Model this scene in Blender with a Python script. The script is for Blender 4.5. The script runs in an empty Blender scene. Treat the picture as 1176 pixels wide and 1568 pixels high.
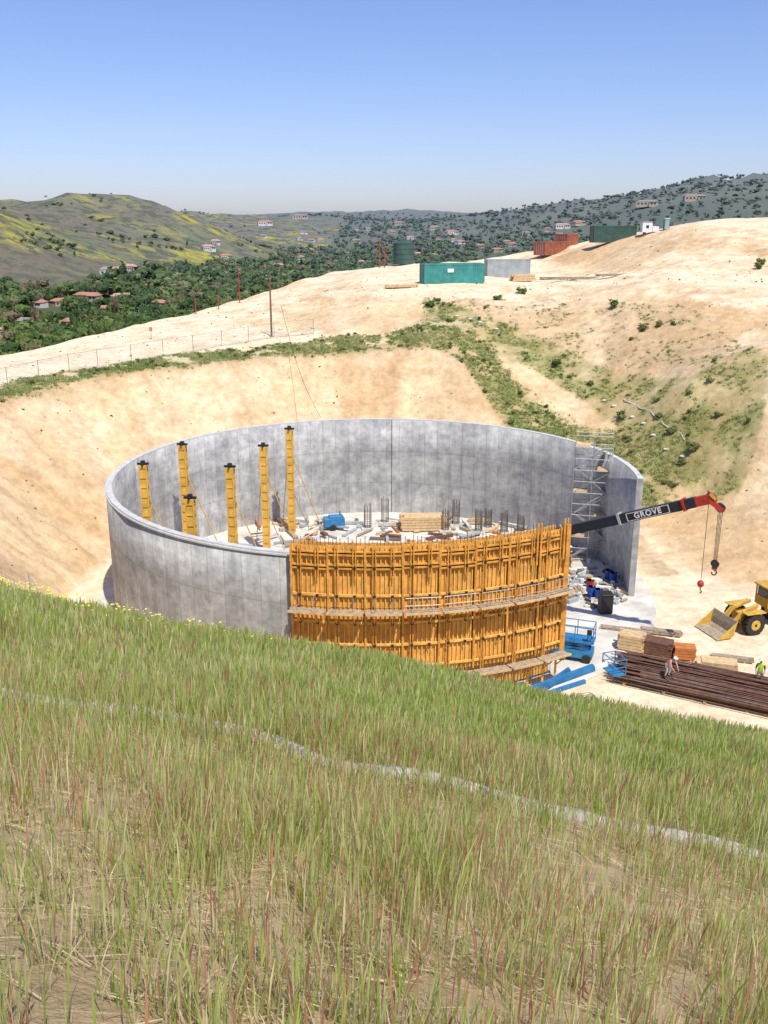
import bpy, bmesh, math, random
import numpy as np
from mathutils import Vector, Matrix
random.seed(7); rng=np.random.default_rng(7)
sc=bpy.context.scene
CAMZ=27.3; PITCH=math.radians(16.8); FPX=1474.0
CX,CY=-0.6,70.7
# ------------------------------------------------------------ noise
def vnoise(x,y,seed=0):
    x=np.asarray(x,float); y=np.asarray(y,float)
    ix=np.floor(x).astype(np.int64); iy=np.floor(y).astype(np.int64)
    fx=x-ix; fy=y-iy
    def h(a,b):
        n=(a*374761393+b*668265263+seed*144269504)&0xffffffff
        n=((n^(n>>13))*1274126177)&0xffffffff
        return (n^(n>>16))/4294967295.0
    ux=fx*fx*(3-2*fx); uy=fy*fy*(3-2*fy)
    a=h(ix,iy)*(1-ux)+h(ix+1,iy)*ux
    b=h(ix,iy+1)*(1-ux)+h(ix+1,iy+1)*ux
    return a*(1-uy)+b*uy
def fbm(x,y,o=4,seed=0):
    s=0;a=.5;t=0
    for i in range(o):
        s=s+a*vnoise(np.asarray(x)*2**i,np.asarray(y)*2**i,seed+i*17); t+=a; a*=.5
    return s/t
def sstep(a,b,x):
    t=np.clip((x-a)/(b-a),0,1); return t*t*(3-2*t)
def rank(v):
    o=np.argsort(v); r=np.empty(len(v)); r[o]=np.linspace(0,1,len(v)); return r
# ------------------------------------------------------------ image pixel coordinates cast from the camera to world positions
def ray(px,py):
    xc=(px-588)/FPX; yc=(py-784)/FPX
    f=math.cos(PITCH)-yc*math.sin(PITCH); d=math.sin(PITCH)+yc*math.cos(PITCH)
    return xc/f, d/f
def atz(px,py,z):
    k,r=ray(px,py); y=(CAMZ-z)/r; return (k*y,y,z)
ctrl=[atz(*c) for c in [(0,600,12),(0,548,12),(180,562,12.5),(230,492,14.5),(330,530,13.3),(400,450,17),(460,520,14),  # terrain control points: image pixels with estimated heights
 (460,500,14.5),(570,515,14),(540,412,19.9),(560,470,17),(640,462,17.5),(640,520,14.2),(690,434,19.2),(640,408,20.5),
 (760,455,18),(840,456,18),(830,570,11),(900,540,13),(900,420,19.5),(820,393,21.5),(930,372,24),
 (1040,465,18.3),(1100,490,17),(1150,530,15),(1176,520,16.2),(1176,600,12.5),(1100,600,11.6),
 (1030,590,11.6),(1140,740,5),(1176,650,9.5),(1176,800,3.2),(1080,800,2),(1070,745,4),(950,650,7),(1176,900,.3),(740,545,12.6)]]
ctrl+=[(45,148,26.0),(36,130,21),(48,125,21.5),(60,150,27.2),(75,165,27.5),(75,120,21),(40,55,0),(40,65,.6),(60,72,4),(60,90,13),(60,108,18),(50,40,0),
 (-60,80,12.5),(-60,110,11.5),(-50,60,14),(-75,60,15),(-75,100,12),(-30,150,15.5),(0,180,20),(40,185,24),(-75,180,12)]
C=np.array(ctrl)
def tps(r2): return np.where(r2>1e-9,.5*r2*np.log(np.maximum(r2,1e-9)),0)
n=len(C); XY=C[:,:2]/50
K=tps(((XY[:,None]-XY[None])**2).sum(-1))+np.eye(n)*.012
Pm=np.c_[np.ones(n),XY]
A=np.block([[K,Pm],[Pm.T,np.zeros((3,3))]])
W=np.linalg.solve(A,np.r_[C[:,2],0,0,0])
def Sout(x,y):
    xx=np.clip(x,-75,75)/50; yy=np.clip(y,40,185)/50
    s=W[n]+W[n+1]*xx+W[n+2]*yy
    for i in range(n): s=s+W[i]*tps((xx-XY[i,0])**2+(yy-XY[i,1])**2)
    return s
def far(x,y):
    v=-45+10*(fbm(x/300,y/300,3,5)-.5)
    v=v+60*sstep(1400,5000,y)
    def g(cx,cy,h,sx,sy): return h*np.exp(-.5*((x-cx)/sx)**2-.5*((y-cy)/sy)**2)
    rid=1+.45*(fbm(x/140,y/140,4,9)-.45)+.16*(fbm(x/35,y/35,3,19)-.45)
    v=v+(g(-640,1020,132,190,190)+g(-440,1600,88,150,230)+g(-800,1700,80,220,260)+g(-560,2700,66,300,350)+g(-250,3300,36,200,300))*rid
    v=v+(g(1150,2700,106,420,600)+g(600,3300,40,420,500)+g(1700,3500,90,700,700))*rid
    v=v+(g(60,5200,30,380,400)+g(-900,5200,36,900,500)+g(1200,5200,30,900,500))*rid
    return v
def FG(x,y):
    xx=np.clip(x,-60,60); yy=np.clip(y,-25,400)
    d=(yy-23.5)/1.8
    sp=np.where(d>20,d,np.log1p(np.exp(np.minimum(d,20))))*1.8
    b=xx*-.212
    return 25.7-.405*yy+b-.42*sp+ .45*(fbm(x/5,y/5,3,3)-.5)*sstep(1.5,5,np.hypot(x,y))
def H(x,y):
    x=np.asarray(x,float); y=np.asarray(y,float)
    S=np.maximum(Sout(x,y),0)
    rx=x-CX; ry=y-CY; rho=np.hypot(rx,ry); phi=np.degrees(np.arctan2(rx,-ry))
    toe=23+1.6*np.exp(-((phi-110)/35)**2)+.8*(vnoise(phi/7,phi*0,4)-.5)
    cut=np.maximum(0,(rho-toe)*.76)
    T=np.minimum(S,cut)
    onsl=sstep(.2,1.5,T); face=sstep(0,1.5,S-cut)
    rill=(vnoise(phi*1.7+rho*.08,rho*.2,8)-.5)*.28+(vnoise(phi*.35,rho*.09,18)-.5)*.6
    T=T+onsl*((fbm(x/4,y/4,4,21)-.5)*.7+rill*face)+onsl*(1-face)*(fbm(x/11,y/11,3,23)-.5)*.8
    ye=np.interp(x,[-150,-90,-45,-18,-5,10,27,60,120],[60,88,113,146,160,167,182,192,200])
    d=np.maximum(0,y-ye)+np.maximum(0,np.abs(x)-120)
    T=T-.5*d*sstep(0,8,d)
    T=np.maximum(T,far(x,y))
    return np.maximum(T,FG(x,y))
def Hs(x,y): return float(H(np.array([x]),np.array([y]))[0])
YS=np.geomspace(2.2,6500,9000)
def pix_ground(px,py,zoff=0):  # image pixel ray followed to its first terrain hit
    k,r=ray(px,py); x=k*YS; z=CAMZ-r*YS
    h=H(x,YS)+zoff; i=np.argmax(h>=z)
    return Vector((x[i],YS[i],h[i]-zoff))
# ------------------------------------------------------------ materials
def newmat(name):
    m=bpy.data.materials.new(name); m.use_nodes=True
    nt=m.node_tree; b=nt.nodes['Principled BSDF']; return m,nt,b
def mat(name,col,rough=.75,var=.25,scale=2.,bump=0.,metal=0.,col2=None):
    m,nt,b=newmat(name); N=nt.nodes; L=nt.links
    tc=N.new('ShaderNodeTexCoord'); no=N.new('ShaderNodeTexNoise'); no.inputs['Scale'].default_value=scale
    no.inputs['Detail'].default_value=6; no.inputs['Roughness'].default_value=.65
    L.new(tc.outputs['Object'],no.inputs['Vector'])
    r=N.new('ShaderNodeValToRGB'); L.new(no.outputs['Fac'],r.inputs['Fac'])
    r.color_ramp.elements[0].position=.32; r.color_ramp.elements[1].position=.68
    c2=col2 or tuple(c*(1-var) for c in col)
    c1=col if col2 else tuple(min(1,c*(1+var*.5)) for c in col)
    r.color_ramp.elements[0].color=(*c2,1); r.color_ramp.elements[1].color=(*c1,1)
    L.new(r.outputs['Color'],b.inputs['Base Color'])
    b.inputs['Roughness'].default_value=rough; b.inputs['Metallic'].default_value=metal
    if bump:
        bp=N.new('ShaderNodeBump'); bp.inputs['Strength'].default_value=bump; bp.inputs['Distance'].default_value=.05
        L.new(no.outputs['Fac'],bp.inputs['Height']); L.new(bp.outputs['Normal'],b.inputs['Normal'])
    return m
m_ply=mat('form_plywood',(.80,.41,.085),.7,.4,1.2)
m_rib=mat('form_timber',(.84,.48,.12),.7,.4,3)
m_wal=mat('form_steel_orange',(.72,.34,.06),.6,.45,2)
m_colf=mat('column_form_yellow',(.70,.42,.07),.55,.3,2)
m_deck=mat('deck_planks',(.40,.32,.22),.85,.45,5,.3)
m_lum=mat('lumber',(.66,.46,.24),.85,.3,4,.2)
m_rust=mat('rebar_rust',(.17,.08,.05),.85,.45,3)
m_reb=mat('rebar_grey',(.16,.13,.11),.8,.3,3)
m_galv=mat('galvanised',(.42,.42,.42),.5,.25,3,0,.4)
m_blk=mat('black_paint',(.02,.02,.022),.6,.3,3)
m_blu=mat('blue_paint',(.03,.20,.42),.5,.35,2)
m_yel=mat('machine_yellow',(.62,.38,.06),.5,.35,2)
m_red=mat('red_paint',(.45,.035,.02),.5,.3,2)
m_wht=mat('white_paint',(.75,.75,.73),.6,.15,2)
m_nav=mat('boom_navy',(.02,.022,.035),.45,.3,2)
m_rub=mat('rubber',(.03,.028,.025),.9,.4,4)
m_glass=mat('cab_glass',(.03,.04,.05),.1,.1,1)
m_teal=mat('container_teal',(.05,.29,.26),.6,.35,.8)
m_gry=mat('container_grey',(.38,.42,.42),.6,.25,.8)
m_dgr=mat('container_green',(.045,.10,.08),.6,.3,.8)
m_cred=mat('container_red',(.36,.12,.07),.6,.4,.8)
m_skin=mat('skin',(.45,.26,.18),.6,.1,5)
m_blr=mat('barrel_blue',(.02,.08,.4),.5,.2,5)
m_org=mat('orange_box',(.55,.19,.05),.7,.3,3)
m_pole=mat('pole_wood',(.22,.11,.06),.85,.3,5)
m_rock=mat('rock',(.42,.31,.19),.9,.4,4)
m_hose=mat('white_hose',(.60,.57,.50),.7,.3,4)
# ------------------------------------------------------------ mesh builder
class MB:
    def __init__(s,name): s.name=name; s.v=[]; s.f=[]; s.m=[]; s.mats=[]
    def add(s,V,F,mt):
        if mt not in s.mats: s.mats.append(mt)
        k=s.mats.index(mt); o=len(s.v)
        s.v+= [tuple(v) for v in V]; s.f+=[tuple(i+o for i in f) for f in F]; s.m+=[k]*len(F)
    def bar(s,p0,p1,w,h,mt,up=(0,0,1)):
        p0=Vector(p0); p1=Vector(p1); d=(p1-p0).normalized(); up=Vector(up)
        if abs(d.dot(up))>.98: up=Vector((0,1,0))
        a=d.cross(up).normalized()*w/2; b=a.cross(d).normalized()*h/2
        V=[p0-a-b,p0+a-b,p0+a+b,p0-a+b,p1-a-b,p1+a-b,p1+a+b,p1-a+b]
        s.add(V,[(3,2,1,0),(4,5,6,7),(0,1,5,4),(1,2,6,5),(2,3,7,6),(3,0,4,7)],mt)
    def box(s,c,sz,mt,rot=0):
        c=Vector(c); d=Vector((math.cos(rot),math.sin(rot),0))*sz[0]/2
        s.bar(c-d,c+d,sz[1],sz[2],mt)
    def cyl(s,p0,p1,r,mt,n=8,r2=None,cap=True):
        p0=Vector(p0); p1=Vector(p1); d=(p1-p0).normalized(); r2=r if r2 is None else r2
        up=Vector((0,0,1)) if abs(d.z)<.9 else Vector((1,0,0))
        a=d.cross(up).normalized(); b=a.cross(d)
        V=[];F=[]
        for i in range(n):
            t=2*math.pi*i/n; o=a*math.cos(t)+b*math.sin(t)
            V+= [p0+o*r,p1+o*r2]
        for i in range(n):
            j=(i+1)%n; F.append((2*i,2*i+1,2*j+1,2*j))
        if cap: F.append(tuple(range(0,2*n,2))); F.append(tuple(range(2*n-1,0,-2)))
        s.add(V,F,mt)
    def path(s,pts,r,mt,n=6):
        for a,b in zip(pts[:-1],pts[1:]): s.cyl(a,b,r,mt,n)
    def ell(s,c,rad,mt,n=12,m=8,zmin=-1):
        V=[];F=[]
        for j in range(m+1):
            t=math.pi*j/m; z=math.cos(t)
            z=max(z,zmin); rr=math.sin(t) if math.cos(t)>=zmin else math.sqrt(1-zmin*zmin)
            for i in range(n):
                p=2*math.pi*i/n; V.append((c[0]+rad[0]*rr*math.cos(p),c[1]+rad[1]*rr*math.sin(p),c[2]+rad[2]*z))
        for j in range(m):
            for i in range(n):
                k=(i+1)%n; F.append((j*n+i,(j+1)*n+i,(j+1)*n+k,j*n+k))
        s.add(V,F,mt)
    def build(s,loc=(0,0,0),rot=0,smooth=False,bevel=0,parent=None,scale=1):
        me=bpy.data.meshes.new(s.name); me.from_pydata(s.v,[],s.f)
        for mt in s.mats: me.materials.append(mt)
        me.polygons.foreach_set('material_index',s.m)
        if smooth: me.polygons.foreach_set('use_smooth',[True]*len(s.f))
        me.update(); o=bpy.data.objects.new(s.name,me); sc.collection.objects.link(o)
        o.location=loc; o.rotation_euler=(0,0,rot); o.scale=(scale,)*3
        if bevel:
            b=o.modifiers.new('b','BEVEL'); b.width=bevel; b.segments=1; b.limit_method='ANGLE'
        if parent: o.parent=parent
        return o
def np_mesh(name,V,F,mt,col=None,smooth=False):
    me=bpy.data.meshes.new(name); k=F.shape[1]
    me.vertices.add(len(V)); me.vertices.foreach_set('co',V.astype(np.float32).ravel())
    me.loops.add(F.size); me.loops.foreach_set('vertex_index',F.astype(np.int32).ravel())
    me.polygons.add(len(F)); me.polygons.foreach_set('loop_start',np.arange(0,F.size,k,dtype=np.int32))
    me.polygons.foreach_set('loop_total',np.full(len(F),k,dtype=np.int32))
    me.polygons.foreach_set('use_smooth',np.full(len(F),smooth))
    me.update(calc_edges=True)
    if col is not None:
        a=me.color_attributes.new('Col','FLOAT_COLOR','POINT')
        a.data.foreach_set('color',np.c_[col,np.ones(len(col))].astype(np.float32).ravel() if col.shape[1]==3 else col.astype(np.float32).ravel())
    me.materials.append(mt)
    o=bpy.data.objects.new(name,me); sc.collection.objects.link(o); return o
# ------------------------------------------------------------ terrain sheet
def axis(lo,hi,step,flo,fhi,gr):
    a=list(np.arange(lo,hi+.01,step)); s=step
    while a[-1]<fhi: s*=gr; a.append(a[-1]+s)
    s=step
    while a[0]>flo: s*=gr; a.insert(0,a[0]-s)
    return np.array(a)
ax=axis(-60,62,.45,-7000,7000,1.04); ay=axis(-6,185,.45,-200,9000,1.025)
GX,GY=np.meshgrid(ax,ay); GZ=H(GX,GY)
nx,ny=len(ax),len(ay)
V=np.c_[GX.ravel(),GY.ravel(),GZ.ravel()]
idx=np.arange(nx*ny).reshape(ny,nx)
F=np.c_[idx[:-1,:-1].ravel(),idx[:-1,1:].ravel(),idx[1:,1:].ravel(),idx[1:,:-1].ravel()]
def inpoly(x,y,P):
    r=np.zeros(x.shape,bool); j=len(P)-1
    for i in range(len(P)):
        xi,yi=P[i][0],P[i][1]; xj,yj=P[j][0],P[j][1]
        dy=yj-yi if abs(yj-yi)>1e-9 else 1e-9
        c=((yi>y)!=(yj>y))&(x<(xj-xi)*(y-yi)/dy+xi); r=r^c; j=i
    return r
bphi=np.linspace(-115,262,380); BR=[]
for p in bphi:
    rr=np.linspace(24,75,400); X=CX+rr*np.sin(np.radians(p)); Y=CY-rr*np.cos(np.radians(p))
    s_=np.maximum(Sout(X,Y),0); c_=(rr-24)*.76; k=np.argmax(c_>=s_-.2); BR.append(rr[k])
BR=np.array(BR)
def benchd(x,y):
    rx=x-CX; ry=y-CY; ph=np.degrees(np.arctan2(rx,-ry)); ph=np.where(ph<-115,ph+360,ph)
    return np.hypot(rx,ry)-np.interp(ph,bphi,BR), ph
veg_right=[pix_ground(*p) for p in [(640,516),(700,527),(770,548),(830,572),(900,618),(950,655),(1000,700),(1045,745),(1080,775),(1135,750),(1168,650),(1176,560),(1150,530),(1120,556),(1060,575),(1000,580),(930,565),(860,530),(780,500),(700,468),(650,455),(645,490)]]
fill_face=[pix_ground(*p) for p in [(640,465),(760,457),(840,458),(1040,468),(1100,492),(1150,532),(1120,560),(1060,585),(1000,590),(930,575),(860,535),(780,505),(700,474)]]
x,y,z=V.T
bd,bph=benchd(x,y)
def band(bd,bph,x,y):
    wv=(vnoise(x/6,y/6,44)-.5)*2.5
    wd=np.interp(bph,[-100,-60,120,180,200,225,262],[2.5,3.5,7,4.5,4.2,3.4,3.0])
    m=sstep(-1.4,-.2,bd+wv*.4)*(1-sstep(wd-.8,wd+.8,bd+wv))
    ok=((bph>112)&(bph<262))
    return m*ok*sstep(112,120,bph)
nn=rank(fbm(x/1.6,y/1.6,4,51)+.25*fbm(x/.5,y/.5,2,52))
bandm=band(bd,bph,x,y)*sstep(1.5,3,z)
e=1.0
slope=np.hypot(H(x+e,y)-z,H(x,y+e)-z)
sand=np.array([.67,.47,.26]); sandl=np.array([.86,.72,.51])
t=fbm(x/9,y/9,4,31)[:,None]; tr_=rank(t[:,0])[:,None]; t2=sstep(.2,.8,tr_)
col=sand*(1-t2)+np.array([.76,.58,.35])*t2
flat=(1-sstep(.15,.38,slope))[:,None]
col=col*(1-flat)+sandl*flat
rho=np.hypot(x-CX,y-CY); phi=bph
s1=rank(fbm(phi/3,rho/9,4,77)); s2=rank(fbm(phi/7,rho/6,3,78)); s3=rank(fbm(phi/25,z*.9,3,79)); s4=rank(fbm(phi/1.1,rho/14,3,80))
st=(sstep(.65,.95,s1)*.35)[:,None]*(1-flat); col=col*(1-st)+np.array([.50,.33,.18])*st
st=(sstep(.6,.95,s2)*.40)[:,None]*(1-flat); col=col*(1-st)+np.array([.86,.71,.50])*st
st=(sstep(.7,.95,s3)*.30)[:,None]*(1-flat); col=col*(1-st)+np.array([.55,.38,.22])*st
st=(sstep(.75,.98,s4)*.28*(bd<0))[:,None]*(1-flat); col=col*(1-st)+np.array([.54,.37,.21])*st
# topsoil exposed just under the crest of the cut
tops=(sstep(-2.6+1.5*(vnoise(phi/2,rho*0,71)-.5),-.6,bd)*(bd<.6)*((bph>95)&(bph<262))*.6)[:,None]; col=col*(1-tops)+np.array([.42,.28,.15])*tops
ff=inpoly(x,y,fill_face); fm=(ff*(.25+.5*sstep(.3,.8,nn)))[:,None]; col=col*(1-fm)+np.array([.54,.41,.25])*fm
trk=rank(fbm(x/14+y/60,y/1.1,3,81)); tk_=(sstep(.7,.9,trk)*.35*((z>14)&(bd>8)))[:,None]; col=col*(1-tk_)+np.array([.56,.42,.27])*tk_
trp=rank(fbm(x/8,y/.7,3,83)); tk_=(sstep(.7,.92,trp)*.30*((z<1.0)&(y<80)&(x>15)))[:,None]; col=col*(1-tk_)+np.array([.62,.49,.33])*tk_
pr=inpoly(x,y,veg_right)
veg=np.maximum(bandm*(.35+.6*sstep(.08,.5,nn)),pr*(.42+.35*sstep(.2,.7,nn)))
tv=rank(fbm(x/3.5,y/3.5,3,33))[:,None]
vg=np.array([.18,.23,.06])*(1-tv)+np.array([.38,.35,.15])*tv
col=col*(1-veg[:,None])+vg*veg[:,None]
fgm=(FG(x,y)>=z-.02)&(y<60)
soil=np.array([.44,.34,.20])*(1-tr_)+np.array([.64,.50,.32])*tr_
g2=sstep(6,16,y)[:,None]; soil=soil*(1-g2)+np.array([.25,.29,.09])*g2
col[fgm]=soil[fgm]
farm=(far(x,y)>=z-.02)
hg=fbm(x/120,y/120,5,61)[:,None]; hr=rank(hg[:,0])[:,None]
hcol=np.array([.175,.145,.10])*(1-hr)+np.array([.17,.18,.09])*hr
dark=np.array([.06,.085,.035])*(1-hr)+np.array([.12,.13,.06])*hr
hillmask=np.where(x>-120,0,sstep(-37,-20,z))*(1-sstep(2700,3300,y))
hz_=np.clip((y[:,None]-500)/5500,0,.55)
cf=dark*(1-hillmask[:,None])+hcol*hillmask[:,None]; cf=cf*(1-hz_)+np.array([.24,.28,.34])*hz_  # aerial haze painted into the far ground colour, bluer with distance
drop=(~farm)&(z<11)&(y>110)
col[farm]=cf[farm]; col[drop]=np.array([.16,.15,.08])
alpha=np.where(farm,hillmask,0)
m_ter,nt,b=newmat('terrain'); N=nt.nodes; L=nt.links
at=N.new('ShaderNodeAttribute'); at.attribute_name='Col'
ge=N.new('ShaderNodeNewGeometry')
def noise(scale,det=6,ro=.6,vec=None):
    q=N.new('ShaderNodeTexNoise'); q.inputs['Scale'].default_value=scale; q.inputs['Detail'].default_value=det; q.inputs['Roughness'].default_value=ro
    L.new(vec or ge.outputs['Position'],q.inputs['Vector']); return q
def ramp(src,a,bv,ca=(0,0,0,1),cb=(1,1,1,1)):
    q=N.new('ShaderNodeValToRGB'); q.color_ramp.elements[0].position=a; q.color_ramp.elements[1].position=bv
    q.color_ramp.elements[0].color=ca; q.color_ramp.elements[1].color=cb; L.new(src,q.inputs['Fac']); return q
def mix(f,a,bb,mode='MIX'):
    q=N.new('ShaderNodeMixRGB'); q.blend_type=mode
    for i,s in ((0,f),(1,a),(2,bb)):
        if hasattr(s,'is_linked') or hasattr(s,'links'): L.new(s,q.inputs[i])
        else: q.inputs[i].default_value=s
    return q.outputs[0]
n1=noise(1.3,8,.7); n2=noise(.02,7,.68); n3=noise(.006,5,.55); n4=noise(.35,6,.6); n5=noise(.045,7,.7)
r1=ramp(n1.outputs['Fac'],.3,.7,(.70,.68,.66,1),(1.12,1.12,1.12,1))
c=mix(1.,at.outputs['Color'],r1.outputs['Color'],'MULTIPLY')
r4=ramp(n4.outputs['Fac'],.35,.65,(.86,.83,.79,1),(1.06,1.06,1.06,1))
c=mix(1.,c,r4.outputs['Color'],'MULTIPLY')
ry=ramp(n3.outputs['Fac'],.48,.58); rs=ramp(n2.outputs['Fac'],.45,.57)
mm=N.new('ShaderNodeMath'); mm.operation='MULTIPLY'; L.new(ry.outputs['Color'],mm.inputs[0]); L.new(rs.outputs['Color'],mm.inputs[1])
m2=N.new('ShaderNodeMath'); m2.operation='MULTIPLY'; L.new(mm.outputs[0],m2.inputs[0]); L.new(at.outputs['Alpha'],m2.inputs[1])
c=mix(m2.outputs[0],c,(.33,.30,.06,1))
rd=ramp(n5.outputs['Fac'],.49,.56); m3=N.new('ShaderNodeMath'); m3.operation='MULTIPLY'; L.new(rd.outputs['Color'],m3.inputs[0]); L.new(at.outputs['Alpha'],m3.inputs[1])
c=mix(m3.outputs[0],c,(.095,.105,.075,1))
L.new(c,b.inputs['Base Color']); b.inputs['Roughness'].default_value=.95; b.inputs['Specular IOR Level'].default_value=.1
bp=N.new('ShaderNodeBump'); bp.inputs['Strength'].default_value=.6; bp.inputs['Distance'].default_value=.25
L.new(n1.outputs['Fac'],bp.inputs['Height']); L.new(bp.outputs['Normal'],b.inputs['Normal'])
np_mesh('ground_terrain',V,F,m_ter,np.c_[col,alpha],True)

# ------------------------------------------------------------ tank
def PP(r,p,z): p=math.radians(p); return Vector((CX+r*math.sin(p),CY-r*math.cos(p),z))
HW=9.3; RO=19.75; RI=19.3
m_con,nt,b=newmat('tank_concrete'); N=nt.nodes; L=nt.links
uv=N.new('ShaderNodeUVMap')
def nz(scale,det,vec,ro=.6):
    q=N.new('ShaderNodeTexNoise'); q.inputs['Scale'].default_value=scale; q.inputs['Detail'].default_value=det; q.inputs['Roughness'].default_value=ro; L.new(vec,q.inputs['Vector']); return q
mp=N.new('ShaderNodeMapping'); mp.inputs['Scale'].default_value=(1.3,.16,1); L.new(uv.outputs[0],mp.inputs['Vector'])
mp2=N.new('ShaderNodeMapping'); mp2.inputs['Scale'].default_value=(.12,.55,1); L.new(uv.outputs[0],mp2.inputs['Vector'])
a1=nz(1.3,8,uv.outputs[0],.75); a2=nz(.9,6,mp.outputs[0],.65); a3=nz(.3,5,uv.outputs[0]); a4=nz(1.0,6,mp2.outputs[0],.6)
r_a=ramp(a1.outputs['Fac'],.36,.64,(.34,.335,.325,1),(.58,.57,.545,1))
r_b=ramp(a2.outputs['Fac'],.38,.62,(.82,.82,.83,1),(1.08,1.08,1.07,1))
r_c=ramp(a3.outputs['Fac'],.4,.6,(.82,.82,.83,1),(1.06,1.06,1.05,1))
r_d=ramp(a4.outputs['Fac'],.4,.6,(.84,.84,.85,1),(1.06,1.06,1.05,1))
c=mix(1.,r_a.outputs['Color'],r_b.outputs['Color'],'MULTIPLY'); c=mix(1.,c,r_c.outputs['Color'],'MULTIPLY'); c=mix(1.,c,r_d.outputs['Color'],'MULTIPLY')
bk=N.new('ShaderNodeTexBrick'); bk.offset=0; bk.inputs['Scale'].default_value=1; bk.inputs['Mortar Size'].default_value=.032
bk.inputs['Brick Width'].default_value=1.22; bk.inputs['Row Height'].default_value=3.1; bk.inputs['Mortar Smooth'].default_value=.4
bk.inputs['Color1'].default_value=(.91,.91,.91,1); bk.inputs['Color2'].default_value=(1.07,1.07,1.07,1); bk.inputs['Mortar'].default_value=(.74,.73,.72,1)
L.new(uv.outputs[0],bk.inputs['Vector'])
c=mix(1.,c,bk.outputs['Color'],'MULTIPLY')
L.new(c,b.inputs['Base Color']); b.inputs['Roughness'].default_value=.85
bm=bmesh.new(); uvl=bm.loops.layers.uv.new('UVMap')
NP=220; phs=[82+(346.5-82)*i/NP for i in range(NP+1)]
zs=[0.02,3.1,6.2,HW]
def wallsheet(R,flip):
    g=[[bm.verts.new(PP(R,p,zz)) for zz in zs] for p in phs]
    for i in range(NP):
        for j in range(3):
            q=[g[i][j],g[i+1][j],g[i+1][j+1],g[i][j+1]]; u=[(phs[i],zs[j]),(phs[i+1],zs[j]),(phs[i+1],zs[j+1]),(phs[i],zs[j+1])]
            if flip: q=q[::-1]; u=u[::-1]
            f=bm.faces.new(q); f.smooth=True
            for l,(pp,zz) in zip(f.loops,u): l[uvl].uv=(math.radians(pp)*R+(0 if flip else 7),zz)
    return g
go=wallsheet(RO,False); gi=wallsheet(RI,True)
for i in range(NP):
    f=bm.faces.new([go[i][3],go[i+1][3],gi[i+1][3],gi[i][3]])
    for l in f.loops: l[uvl].uv=(l.vert.co.x,l.vert.co.y)
for i in (0,NP):
    for j in range(3):
        f=bm.faces.new([go[i][j],go[i][j+1],gi[i][j+1],gi[i][j]])
        for l in f.loops: l[uvl].uv=(l.vert.co.x,l.vert.co.z)
bmesh.ops.recalc_face_normals(bm,faces=bm.faces)
me=bpy.data.meshes.new('concrete_tank_wall'); bm.to_mesh(me); bm.free(); me.materials.append(m_con)
tank=bpy.data.objects.new('concrete_tank_wall',me); sc.collection.objects.link(tank)
lip=MB('rim_lip'); m_lip=mat('light_concrete',(.58,.57,.54),.85,.25,1.5)
for i in range(NP): 
    a,c2=phs[i],phs[i+1]
    lip.bar(PP(RO+.03,a,HW-.12),PP(RO+.03,c2,HW-.12),.07,.1,m_lip)
    lip.bar(PP(19.52,a,HW+.02),PP(19.52,c2,HW+.02),.42,.03,m_lip)
lip.build(parent=tank)
sl=MB('concrete_floor_slab'); m_slab=mat('slab_concrete',(.66,.61,.52),.85,.3,.5)
NS=120
Vt=[PP(21.2,360*i/NS,.1) for i in range(NS)]+[PP(21.2,360*i/NS,-.1) for i in range(NS)]
sl.add(Vt,[tuple(range(NS))]+[(i,i+NS,(i+1)%NS+NS,(i+1)%NS) for i in range(NS)],m_slab)
sl.build()
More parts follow.
